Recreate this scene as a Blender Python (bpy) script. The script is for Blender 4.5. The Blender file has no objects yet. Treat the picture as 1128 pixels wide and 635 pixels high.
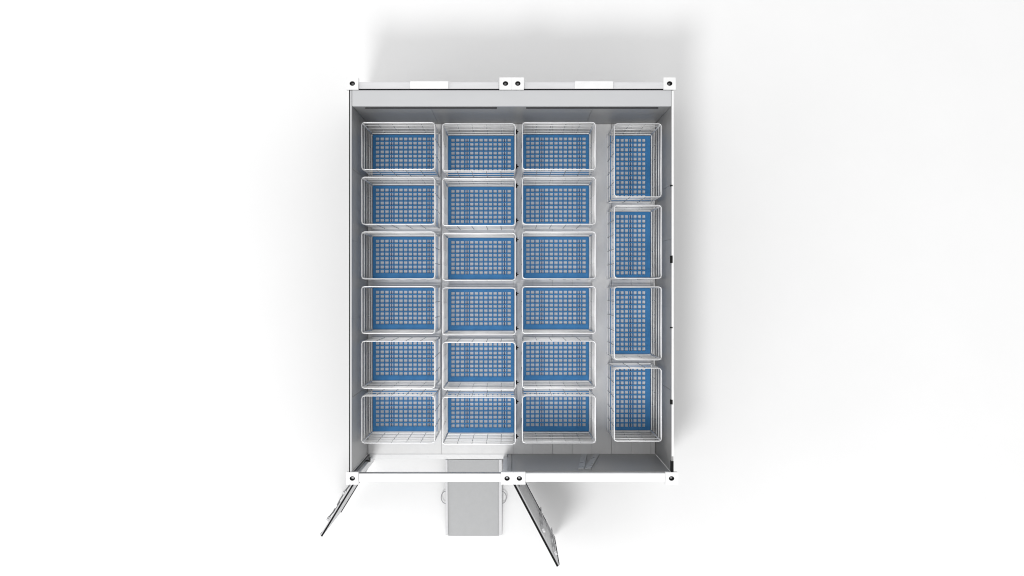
import bpy, bmesh, math, random
from mathutils import Vector, Matrix
random.seed(4)
S = bpy.context.scene
COL = S.collection
PI = math.pi

# ------------------------------------------------------------------ materials
def mat(name, col, rough=0.5, metal=0.0, var=0.06, scale=6.0, bump=0.0, bscale=60.0, coat=0.0, stretch=(1, 1, 1), grime=None, rvar=0.12):
    m = bpy.data.materials.new(name); m.use_nodes = True
    nt = m.node_tree; b = nt.nodes['Principled BSDF']
    b.inputs['Metallic'].default_value = metal
    if coat: b.inputs['Coat Weight'].default_value = coat
    tc = nt.nodes.new('ShaderNodeTexCoord'); mp = nt.nodes.new('ShaderNodeMapping')
    mp.inputs['Scale'].default_value = stretch
    nt.links.new(tc.outputs['Object'], mp.inputs['Vector'])
    n = nt.nodes.new('ShaderNodeTexNoise'); n.inputs['Scale'].default_value = scale
    n.inputs['Detail'].default_value = 6; n.inputs['Roughness'].default_value = 0.6
    nt.links.new(mp.outputs[0], n.inputs['Vector'])
    r = nt.nodes.new('ShaderNodeValToRGB')
    r.color_ramp.elements[0].position = 0.3; r.color_ramp.elements[1].position = 0.7
    lo = [max(0, c * (1 - var)) for c in col]; hi = [min(1, c * (1 + var)) for c in col]
    r.color_ramp.elements[0].color = (*lo, 1); r.color_ramp.elements[1].color = (*hi, 1)
    nt.links.new(n.outputs['Fac'], r.inputs['Fac'])
    out = r.outputs[0]
    if grime:
        g = nt.nodes.new('ShaderNodeTexNoise'); g.inputs['Scale'].default_value = grime[1]
        g.inputs['Detail'].default_value = 9; g.inputs['Roughness'].default_value = 0.7
        nt.links.new(mp.outputs[0], g.inputs['Vector'])
        gr = nt.nodes.new('ShaderNodeValToRGB')
        gr.color_ramp.elements[0].position = 0.56; gr.color_ramp.elements[0].color = (0, 0, 0, 1)
        gr.color_ramp.elements[1].position = 0.78; gr.color_ramp.elements[1].color = (grime[2],) * 3 + (1,)
        nt.links.new(g.outputs['Fac'], gr.inputs['Fac'])
        mx = nt.nodes.new('ShaderNodeMixRGB'); mx.inputs[2].default_value = (*grime[0], 1)
        nt.links.new(gr.outputs[0], mx.inputs[0]); nt.links.new(out, mx.inputs[1]); out = mx.outputs[0]
    nt.links.new(out, b.inputs['Base Color'])
    mr = nt.nodes.new('ShaderNodeMapRange')
    mr.inputs[3].default_value = max(0.03, rough - rvar); mr.inputs[4].default_value = min(1, rough + rvar)
    nt.links.new(n.outputs['Fac'], mr.inputs[0]); nt.links.new(mr.outputs[0], b.inputs['Roughness'])
    if bump:
        n2 = nt.nodes.new('ShaderNodeTexNoise'); n2.inputs['Scale'].default_value = bscale; n2.inputs['Detail'].default_value = 4
        nt.links.new(mp.outputs[0], n2.inputs['Vector'])
        bp = nt.nodes.new('ShaderNodeBump'); bp.inputs['Strength'].default_value = bump; bp.inputs['Distance'].default_value = 0.01
        nt.links.new(n2.outputs['Fac'], bp.inputs['Height']); nt.links.new(bp.outputs[0], b.inputs['Normal'])
    b.inputs['Specular IOR Level'].default_value = .2 if name.startswith('blue') else .1 if name.startswith('dark_r') else .5
    return m

M = dict(
    ground=mat('ground_white', (.86, .86, .86), .8, var=.01, scale=.6),
    white=mat('white_paint', (.79, .79, .79), .4, var=.03, scale=9, grime=((.55, .54, .52), 14, .35)),
    rail=mat('rail_grey', (.62, .62, .63), .45, var=.05, scale=5, stretch=(.3, 2, 1), grime=((.45, .45, .45), 9, .4)),
    header=mat('header_grey', (.50, .505, .515), .5, var=.03, scale=3, stretch=(.3, 1, 1)),
    wall=mat('wall_grey', (.262, .26, .257), .38, var=.08, scale=2.2, bump=.03, bscale=9, stretch=(1, 1, .5), grime=((.17, .17, .175), 3.5, .35)),
    frontw=mat('front_wall_grey', (.32, .318, .315), .35, var=.08, scale=2.0, bump=.03, bscale=8),
    floor=mat('floor_pale', (.78, .775, .77), .5, var=.05, scale=3, stretch=(1, .35, 1), grime=((.6, .59, .58), 5, .3)),
    post=mat('galvanised_post', (.66, .66, .67), .42, .3, var=.05, scale=20),
    bar=mat('white_coated_bar', (.86, .86, .86), .35, .1, var=.04, scale=18),
    dark=mat('dark_rubber', (.012, .012, .0125), .95, var=.2, scale=30, rvar=.04),
    steel=mat('dark_steel', (.06, .06, .062), .5, .6, var=.2, scale=40),
    zinc=mat('galvanised_wire', (.33, .33, .34), .45, .4, var=.05, scale=22),
    rim=mat('galvanised_tube', (.84, .84, .85), .35, .55, var=.04, scale=18),
    blue=mat('blue_plastic', (.050, .215, .475), .5, var=.08, scale=5, grime=((.06, .20, .42), 7, .5)),
    bluedark=mat('blue_runner', (.02, .10, .25), .5, var=.1, scale=9),
    lit_floor_sheet=mat('lit_floor_grey', (.80, .795, .795), .5, var=.06, scale=25, grime=((.6, .59, .59), 30, .5)),
    reflection=mat('reflection_grey', (.36, .37, .38), .3),
    rod=mat('rod_grey', (.28, .28, .285), .4, .4),
    ramp=mat('ramp_grey', (.39, .394, .398), .45, var=.05, scale=6, bump=.05, bscale=120),
    door=mat('door_grey', (.5, .505, .51), .4, var=.05, scale=4),
)

# ------------------------------------------------------------------ mesh helpers
class MB:
    def __init__(s): s.bm = bmesh.new()
    def box(s, x0, x1, y0, y1, z0, z1, mi=0):
        vs = [s.bm.verts.new((x, y, z)) for z in (z0, z1) for y in (y0, y1) for x in (x0, x1)]
        for f in ((0, 2, 3, 1), (4, 5, 7, 6), (0, 1, 5, 4), (2, 6, 7, 3), (0, 4, 6, 2), (1, 3, 7, 5)):
            s.bm.faces.new([vs[i] for i in f]).material_index = mi
        return s
    def tube(s, pts, r, n=8, closed=False, mi=0):
        pts = [Vector(p) for p in pts]; N = len(pts); rings = []
        for i, p in enumerate(pts):
            a = pts[(i - 1) % N] if (closed or i > 0) else p
            c = pts[(i + 1) % N] if (closed or i < N - 1) else p
            t = (c - a).normalized()
            up = Vector((0, 0, 1)) if abs(t.z) < .9 else Vector((1, 0, 0))
            u = t.cross(up).normalized(); w = u.cross(t).normalized()
            rings.append([s.bm.verts.new(p + (u * math.cos(2 * PI * k / n) + w * math.sin(2 * PI * k / n)) * r) for k in range(n)])
        for i in range(N if closed else N - 1):
            A, B = rings[i], rings[(i + 1) % N]
            for k in range(n):
                f = s.bm.faces.new((A[k], A[(k + 1) % n], B[(k + 1) % n], B[k])); f.smooth = True; f.material_index = mi
        if not closed:
            s.bm.faces.new(rings[0][::-1]).material_index = mi; s.bm.faces.new(rings[-1]).material_index = mi
        return s
    def build(s, name, mats, parent=None, bevel=0, loc=(0, 0, 0), rot=0):
        bmesh.ops.recalc_face_normals(s.bm, faces=s.bm.faces)
        me = bpy.data.meshes.new(name); s.bm.to_mesh(me); s.bm.free()
        for m in (mats if isinstance(mats, (list, tuple)) else [mats]): me.materials.append(m)
        o = bpy.data.objects.new(name, me); COL.objects.link(o)
        o.location = loc; o.rotation_euler = (0, 0, rot)
        if parent: o.parent = parent
        if bevel:
            b = o.modifiers.new('bevel', 'BEVEL'); b.width = bevel; b.segments = 2; b.limit_method = 'ANGLE'
        return o

def thing(name, label, cat, loc=(0, 0, 0), rot=0, group=None):
    o = bpy.data.objects.new(name, None); COL.objects.link(o)
    o.location = loc; o.rotation_euler = (0, 0, rot); o['label'] = label; o['category'] = cat
    o.empty_display_size = .2
    if group: o['group'] = group
    o['kind'] = 'thing'
    return o

def kids(o): return [c for c in bpy.data.objects if c.parent == o]
def dup(root, loc, rot, label):
    r = root.copy(); COL.objects.link(r); r.location = loc; r.rotation_euler = (0, 0, rot); r['label'] = label
    for ch in kids(root):
        c = ch.copy(); COL.objects.link(c); c.parent = r
        for g in kids(ch):
            d = g.copy(); COL.objects.link(d); d.parent = c
    return r

# ------------------------------------------------------------------ ground
g = MB(); g.box(-60, 60, -60, 60, -.1, 0)
go = g.build('ground', M['ground']); go['kind'] = 'structure'

# ------------------------------------------------------------------ cold room (two joined container halves, roof off)
ZF, ZT = .18, 2.50
XL, XR, YB, YF = -2.345, 2.335, 2.67, -2.745         # inner faces
room = thing('storage_container', 'roofless white and grey container room with open front doors holding rows of wire cages', 'container', (0, 0, 0))

b = MB(); b.box(-2.36, 2.35, -2.74, 2.90, 0, .15); b.build('base_frame', M['rail'], room)

f = MB()
y0, y1 = YF + .045, YB - .004
xs = [XL + .004, -1.15, .02] + [.02 + .32 * i for i in range(1, 8)] + [XR - .004]
xs = [x for x in xs if x <= XR - .003]
for a, c in zip(xs, xs[1:]):
    f.box(a + .0025, c - .0025, y0, y1, .153, ZF)
f.build('floor', M['floor'], room)
t = MB(); t.box(XL + .004, -.075, YF - .04, y0 - .004, .153, ZF + .006); t.build('threshold', M['white'], room, .003)

def panel_wall(name, x0, x1, y0, y1, along, cuts, z0, z1, mt):
    w = MB()
    if along == 'y':
        ed = [y0] + cuts + [y1]
        for a, c in zip(ed, ed[1:]): w.box(x0, x1, a + .004, c - .004, z0, z1)
        w.box(x0 + .006, x1 - .006, y0 + .02, y1 - .02, z0 + .01, z1 - .01)
    else:
        ed = [x0] + cuts + [x1]
        for a, c in zip(ed, ed[1:]): w.box(a + .004, c - .004, y0, y1, z0, z1)
        w.box(x0 + .02, x1 - .02, y0 + .006, y1 - .006, z0 + .01, z1 - .01)
    return w.build(name, mt, room)
lw = panel_wall('wall', -2.372, XL, YF + .04, 2.90, 'y', [-1.6, -.45, .7, 1.75], .15, ZT, M['wall'])
e = MB(); e.box(-2.386, -2.3725, YF + .03, 2.915, .15, ZT + .008); e.build('edge_seal', M['dark'], lw)
e = MB(); e.box(-2.371, -2.349, YF + .05, 2.89, ZT, ZT + .006); e.build('wall_cap', M['header'], lw)
rw = panel_wall('wall', XR, 2.364, YF + .04, 2.90, 'y', [-1.5, -.28, .72, 1.52], .15, ZT, M['wall'])
e = MB(); e.box(XR + .003, 2.368, YF + .28, 2.89, ZT, ZT + .008); e.build('wall_cap', M['white'], rw)
e = MB(); e.box(XR - .004, 2.366, YF + .045, YF + .21, ZT - .12, ZT + .012); e.build('edge_seal', M['dark'], rw)
for yy, h in ((.42, .11), (-1.67, .07), (1.50, .02), (-.58, .02)):
    c = MB(); c.box(XR - .016, XR + .018, yy - h / 2, yy + h / 2, ZT - .06, ZT + .012); c.build('clamp', M['dark'], rw, .003)

bw = panel_wall('wall', XL + .002, XR - .002, YB, 2.74, 'x', [-1.2, -.03, 1.2], .15, ZT - .105, M['wall'])
for a, c in ((-2.17, -.22), (.21, 2.16)):
    k = MB(); k.box(a, c, YB - .022, YB - .002, ZT - .20, ZT - .165); k.build('track', M['steel'], bw)
h = MB(); h.box(XL + .002, XR - .001, YB - .006, 2.898, ZT - .10, ZT - .002); h.build('header', M['header'], room, .004)
s_ = MB(); s_.box(XL - .02, XR + .02, 2.899, 2.914, ZT - .10, ZT + .004); s_.build('edge_seal', M['dark'], room)

# rear top rails with two white plates
for a, c in ((-2.24, -.195), (.18, 2.22)):
    r = MB(); r.box(a, c, 2.917, 3.015, ZT - .08, ZT + .0); r.box(a, c, 2.917, 3.005, .0, .14)
    r.box(a, c, 2.925, 2.985, .14, ZT - .08)
    ro = r.build('rear_rail', M['rail'], room, .004)
    mid = -1.21 if a < 0 else 1.2
    p = MB(); p.box(mid - .28, mid + .28, 2.916, 3.025, ZT + .001, ZT + .03); p.build('lifting_plate', M['white'], ro, .004)

# corner castings
def casting(cx, cy):
    s = .178 / 2; hgt = .118; bm = bmesh.new(); n = 24
    z1 = ZT + .035; z0 = z1 - hgt
    def ring(rx, ry, z, square=False):
        out = []
        for k in range(n):
            a = 2 * PI * k / n; x, y = math.cos(a), math.sin(a)
            if square:
                m_ = max(abs(x), abs(y)); x, y = x / m_ * rx, y / m_ * ry
            else: x, y = x * rx, y * ry
            out.append(bm.verts.new((cx + x, cy + y, z)))
        return out
    def bridge(A, B, mi=0):
        for k in range(n):
            bm.faces.new((A[k], A[(k + 1) % n], B[(k + 1) % n], B[k])).material_index = mi
    # square outer with exact corners
    o1 = ring(s, s, z1, True); o0 = ring(s, s, z0, True)
    h1 = ring(.040, .034, z1); h0 = ring(.040, .034, z0 + .015)
    bridge(o0, o1); bridge(o1, h1); bridge(h1, h0, 1)  # dark steel lining also puts the hole's depth shade into the colour
    bm.faces.new(h0).material_index = 1; bm.faces.new(o0)
    # nub of a twist lock seen in the hole
    m = MB(); m.bm.free(); m.bm = bm
    m.box(cx - .018, cx + .012, cy - .012, cy + .014, z0 + .016, z0 + .05, 2)
    m.build('corner_casting', [M['white'], M['steel'], M['rod']], room)
for cx, cy in ((-2.335, 2.99), (-.095, 2.99), (.085, 2.99), (2.305, 2.99),
               (-2.335, -2.785), (-.072, -2.785), (.108, -2.785), (2.333, -2.785)):
    casting(cx, cy)
    p = MB(); p.box(cx - .07, cx + .07, cy - .06 if cy < 0 else cy - .05, cy + .035 if cy < 0 else cy + .06, 0, ZT - .085)
    p.build('corner_post', M['white'], room, .004)

# front: lintel beams, solid wall on the right half
l = MB(); l.box(-2.243, -.163, -2.838, -2.722, ZT - .12, ZT + .012); l.build('lintel', M['white'], room, .005)
l = MB(); l.box(-2.243, -.163, -2.7195, -2.711, ZT - .115, ZT + .004)
l.build('edge_seal', M['rod'], room)
l = MB(); l.box(.199, 2.243, -2.838, -2.712, ZT - .12, ZT + .012); l.build('lintel', M['white'], room, .005)
fw = panel_wall('front_wall', -.072, XR - .002, -2.742, -2.703, 'x', [-.005, 1.18], .15, ZT - .13, M['frontw'])
k = MB(); k.box(-.004, .0, -2.701, -2.697, .19, ZT - .14); k.build('seam', M['dark'], fw)
# Y-shaped pale bars standing in for a reflection on the inner face
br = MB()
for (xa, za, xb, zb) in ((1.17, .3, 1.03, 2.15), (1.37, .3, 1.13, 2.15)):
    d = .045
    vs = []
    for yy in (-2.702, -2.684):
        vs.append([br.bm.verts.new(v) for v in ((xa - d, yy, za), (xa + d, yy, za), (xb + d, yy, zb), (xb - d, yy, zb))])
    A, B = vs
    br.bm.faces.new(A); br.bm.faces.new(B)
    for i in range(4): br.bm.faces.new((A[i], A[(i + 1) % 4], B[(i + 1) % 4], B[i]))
br.build('reflection_bars', M['reflection'], fw)
# inner door post with latch keeper at the left of the doorway
p = MB(); p.box(XL + .001, XL + .03, YF + .0, YF + .038, ZF, ZT - .13); p.build('door_post', M['steel'], room)
for zz in (.75,):
    p = MB(); p.box(XL + .031, XL + .10, YF - .01, YF + .02, zz, zz + .05); p.box(XL + .075, XL + .10, YF + .02, YF + .06, zz - .02, zz + .08)
    p.build('latch_keeper', M['steel'], room)

# ------------------------------------------------------------------ doors (parts of the room: hinged)
def door(hx, hy, ang, w, side, label, thick, rods, rodmat):
    """leaf runs along local +x from the hinge; outer face is local y*side"""
    z0, z1 = .20, ZT - .10
    y0, y1 = -thick / 2, thick / 2
    d = MB(); d.box(0, w, y0, y1, z0, z1)
    o = d.build('door', M['door'], room, .004, (hx, hy, 0), ang); o['label'] = label
    oy = side * thick / 2                                   # outer face
    def out(a, b): return (min(oy + side * a, oy + side * b), max(oy + side * a, oy + side * b))
    s = MB()
    a, b = sorted((-oy - side * .004, -oy + side * thick * .55))
    s.box(-.01, w + .012, a, b, z1 + .001, z1 + .045)
    s.box(w + .001, w + .014, y0, y1, z0, z1)
    s.box(0, w, *out(.001, .012), z0, z0 + .03)
    s.box(0, w, *sorted((-oy - side * .001, -oy - side * .014)), z0, z0 + .03)
    s.box(w - .014, w, *out(.001, .008), z0 + .031, z1)
    s.build('door_seal', M['dark'], o)
    a, b = sorted((-oy + side * (thick * .55 + .001), oy))
    c = MB(); c.box(0, w, a, b, z1 + .001, z1 + .03); c.build('top_rail', M['rod'], o)
    for zz in (.42, .66):
        rl = MB(); rl.box(.02, w - .05, *out(.0005, .010), zz, zz + .05); rl.build('face_rail', M['rail'], o)
    for fx in rods:
        x = w * fx
        rb = MB(); rb.tube([(x, oy + side * .03, z0 - .02), (x, oy + side * .03, z1 + .03)], .011, 8)
        for zz in (.9, 1.6, z1 - .06): rb.box(x - .03, x + .03, *out(.0, .045), zz, zz + .045)
        rb.build('lock_rod', rodmat, o)
    x = w * rods[-1]
    hd = MB(); hd.tube([(x, oy + side * .045, 1.15), (x - .10, oy + side * .055, 1.14), (x - .30, oy + side * .05, 1.14)], .011, 6)
    hd.build('handle', rodmat, o)
    for zz in (.9, 1.5, 2.1):
        hg = MB(); hg.box(-.03, .09, *out(0, .018), zz, zz + .07)
        hg.tube([(-.02, oy + side * .012, zz - .02), (-.02, oy + side * .012, zz + .09)], .014, 8)
        hg.build('hinge', M['rod'], o)
    return o
door(-2.345, -2.885, math.atan2(-.742, -.452), .875, -1, 'narrow door leaf swung open beyond the left corner', .035, (.2, .72), M['rod'])
door(.045, -2.885, math.atan2(-1.185, .628), 1.345, 1, 'wider door leaf swung open beside the ramp', .042, (.60, .88), M['rail'])

# ------------------------------------------------------------------ ramp
ramp = thing('loading_ramp', 'grey loading ramp with white side rails lying in the open doorway', 'ramp', (-.62, -2.79, 0))
def wedge(mb, x0, x1, ya, yb, za, zb, th):
    v = [mb.bm.verts.new(c) for c in ((x0, ya, za - th), (x1, ya, za - th), (x1, yb, zb - th), (x0, yb, zb - th), (x0, ya, za), (x1, ya, za), (x1, yb, zb), (x0, yb, zb))]
    for q in ((0, 3, 2, 1), (4, 5, 6, 7), (0, 1, 5, 4), (1, 2, 6, 5), (2, 3, 7, 6), (3, 0, 4, 7)): mb.bm.faces.new([v[i] for i in q])
d = MB(); wedge(d, -.425, .405, -.005, -1.265, .178, .022, .02); d.build('deck', M['ramp'], ramp, .002)
for x0, x1 in ((-.465, -.427), (.407, .455)):
    r = MB(); wedge(r, x0, x1, .0, -1.255, .215, .06, .058); ro = r.build('side_rail', M['rail'], ramp, .004)
    sx = -1 if x0 < 0 else 1; xx = x0 if sx < 0 else x1
    hp = [(xx + sx * .075 * math.sin(a) * 1.0 - sx * .003, -.63 + .10 * math.cos(a), .10) for a in [PI * i / 12 for i in range(13)]]
    hh = MB(); hh.tube(hp, .007, 6); hh.build('handle', M['zinc'], ro)
r = MB(); r.box(-.425, .405, -1.275, -1.267, .003, .022); r.build('toe_strip', M['rail'], ramp)

# ------------------------------------------------------------------ wire cages with blue pallet bases
CW, CD, CZ = 1.105, .712, 1.65          # rim centre line; rim height over the room floor
PZ = .13                                 # top of the blue grid over the floor
def rrect(w, d, r, z, n=5):
    out = []
    for cx, cy, a0 in ((w / 2 - r, d / 2 - r, 0), (-w / 2 + r, d / 2 - r, PI / 2), (-w / 2 + r, -d / 2 + r, PI), (w / 2 - r, -d / 2 + r, 1.5 * PI)):
        for k in range(n + 1):
            a = a0 + PI / 2 * k / n; out.append((cx + r * math.cos(a), cy + r * math.sin(a), z))
    return out

def cage(label, runner_long=False):
    t = thing('wire_cage', label, 'cage', (0, 0, ZF), 0, 'wire cages on blue pallet bases in the container')
    m = MB(); m.tube(rrect(CW, CD, .05, CZ), .0072, 8, True); m.build('rim', M['rim'], t)
    for sx in (-1, 1):
        for sy in (-1, 1):
            p = MB(); x, y = sx * (CW / 2 - .012), sy * (CD / 2 - .012)
            p.tube([(x, y, 0), (x, y, CZ - .012)], .011, 8)
            p.box(x - .028, x + .028, y - .028, y + .028, 0, .006)
            p.build('post', M['post'], t)
    zs = [.50, .90, 1.28, 1.52]
    m = MB(); m.tube(rrect(CW - .006, CD - .006, .03, .158), .0125, 8, True); m.build('bottom_rail', M['bar'], t)
    for side in range(4):
        w = MB(); L = CW if side < 2 else CD; off = (CD if side < 2 else CW) / 2
        s = -1 if side % 2 == 0 else 1
        def P(u, o, z): return (u, s * o, z) if side < 2 else (s * o, u, z)
        for i, z in enumerate(zs):
            w.tube([P(-L / 2 + .012, off - .004, z), P(L / 2 - .012, off - .004, z)], .0074, 6, mi=1)
        n = 5 if side < 2 else 3
        for k in range(1, n):
            u = -L / 2 + L * k / n
            w.tube([P(u, off + .004, .14), P(u, off + .004, CZ - .008)], .0043, 5)
        w.build('mesh_side', [M['zinc'], M['bar']], t)
    # blue grid deck: 13 x 8 square holes, wider lip at the front
    W, D = CW - .045, CD - .045
    x0, x1, yb, yf = -W / 2, W / 2, D / 2, -D / 2
    nx, ny = 13, 8; lx, lb, lf = .038, .036, .072
    px, py = (W - 2 * lx) / nx, (D - lb - lf) / ny
    bar = .0102; th = .022
    g = MB()
    g.box(x0, x0 + lx, yf, yb, PZ - th, PZ); g.box(x1 - lx, x1, yf, yb, PZ - th, PZ)
    g.box(x0 + lx, x1 - lx, yf, yf + lf, PZ - th, PZ); g.box(x0 + lx, x1 - lx, yb - lb, yb, PZ - th, PZ)
    for i in range(0, nx + 1):
        xx = x0 + lx + i * px; a, c = max(xx - bar, x0 + lx), min(xx + bar, x1 - lx)
        g.box(a, c, yf + lf, yb - lb, PZ - th + .002, PZ - .002)
    for j in range(0, ny + 1):
        yy = yf + lf + j * py; a, c = max(yy - bar, yf + lf), min(yy + bar, yb - lb)
        g.box(x0 + lx, x1 - lx, a, c, PZ - th + .004, PZ - .0035)
    # apron down the sides
    g.box(x0, x1, yf - .004, yf + .012, .03, PZ - th - .001); g.box(x0, x1, yb - .012, yb + .004, .03, PZ - th - .001)
    g.box(x0 - .004, x0 + .012, yf + .013, yb - .013, .03, PZ - th - .001); g.box(x1 - .012, x1 + .004, yf + .013, yb - .013, .03, PZ - th - .001)
    go = g.build('pallet_base', M['blue'], t)
    tr = MB(); tr.box(x0 + .013, x1 - .013, yf + .013, yb - .013, PZ - .048, PZ - .036); tr.build('lit_floor_sheet', M['lit_floor_sheet'], go)  # added pale sheet, stands in for lit floor seen through the holes
    if runner_long:
        yy = yf + lf + 3.5 * py
        r = MB(); r.box(x0 + .05, x1 - .05, yy - .007, yy + .007, PZ - .0355, PZ - th - .001); r.build('rib', M['bluedark'], go)
        r = MB(); r.box(x0 + .02, x1 - .02, yf + .04, yf + .13, 0, PZ - .068); r.build('runner', M['blue'], go)
        r = MB(); r.box(x0 + .02, x1 - .02, yb - .13, yb - .04, 0, PZ - .068); r.build('runner', M['blue'], go)
    else:
        for i in (3.5, 11.5):
            xx = x0 + lx + i * px
            r = MB(); r.box(xx - .007, xx + .007, yf + .05, yb - .035, PZ - .0355, PZ - th - .001); r.build('rib', M['bluedark'], go)
        for xx in (x0 + .09, x1 - .09):
            r = MB(); r.box(xx - .05, xx + .05, yf + .02, yb - .02, 0, PZ - .068); r.build('runner', M['blue'], go)
    return t
def latches(t):
    for yy in (CD / 2 - .09, -CD / 2 + .09):
        p = MB(); p.box(CW / 2 + .006, CW / 2 + .03, yy - .03, yy + .03, 1.30, 1.42)
        p.tube([(CW / 2 + .02, yy, 1.25), (CW / 2 + .045, yy, 1.36), (CW / 2 + .02, yy, 1.46)], .007, 6)
        p.build('latch', M['dark'], t)

ROW = ['the row along the rear wall', 'the second row from the rear wall', 'the third row from the rear wall',
       'the fourth row from the rear wall', 'the row behind the front row', 'the front row by the doors']
CN = ['Left wall cage', 'Middle cage', 'Aisle side cage']
XS = (-1.722, -.501, .711)
proto = {}
for r in range(6):
    for c in range(3):
        lab = '%s with blue base in %s, set crosswise' % (CN[c], ROW[r])
        loc = (XS[c], 2.148 - .827 * r - (.02 if c == 1 else 0), ZF)
        key = 'latched' if c == 1 else 'plain'
        if key not in proto:
            o = cage(lab); proto[key] = o
            if c == 1: latches(o)
            o.location = loc
        else: dup(proto[key], loc, 0, lab)
RN = ['in the rear right corner', 'second from the rear wall', 'third from the rear wall', 'nearest the front wall']
for r in range(4):
    lab = 'lengthwise blue based wire cage along the right wall, %s' % RN[r]
    loc = (1.905, 1.932 - 1.233 * r, ZF)
    if 'long' not in proto:
        o = cage(lab, True); proto['long'] = o; o.location = loc; o.rotation_euler = (0, 0, PI / 2)
    else: dup(proto['long'], loc, PI / 2, lab)

# ------------------------------------------------------------------ light, world, camera
w = bpy.data.worlds.new('World'); S.world = w; w.use_nodes = True
bg = w.node_tree.nodes['Background']; bg.inputs[0].default_value = (1, 1, 1, 1); bg.inputs[1].default_value = .84
def area(name, loc, target, size, power, col=(1, 1, 1)):
    L = bpy.data.lights.new(name, 'AREA'); L.shape = 'DISK'; L.size = size; L.energy = power; L.color = col
    o = bpy.data.objects.new(name, L); COL.objects.link(o); o.location = loc
    o.rotation_euler = (Vector(target) - Vector(loc)).to_track_quat('-Z', 'Y').to_euler()
    return o
area('key_light', (-4.3, -10.5, 28), (0, 0, 0), 6, 3500)
area('side_light', (-21, -3, 14), (0, 0, 0), 15, 900)

cd = bpy.data.cameras.new('Camera'); cam = bpy.data.objects.new('Camera', cd); COL.objects.link(cam)
cam.location = (0, 0, 23.33); cam.rotation_euler = (0, 0, 0)
cd.lens = 50; cd.sensor_width = 36; cd.clip_end = 300
S.camera = cam
S.render.resolution_x, S.render.resolution_y = 1024, 576
S.view_settings.view_transform = 'Standard'; S.view_settings.look = 'None'
S.view_settings.exposure = 0; S.view_settings.gamma = 1
S.cycles.pixel_filter_type = 'BLACKMAN_HARRIS'; S.cycles.filter_width = 1.1
S.cycles.max_bounces = 10; S.cycles.diffuse_bounces = 6
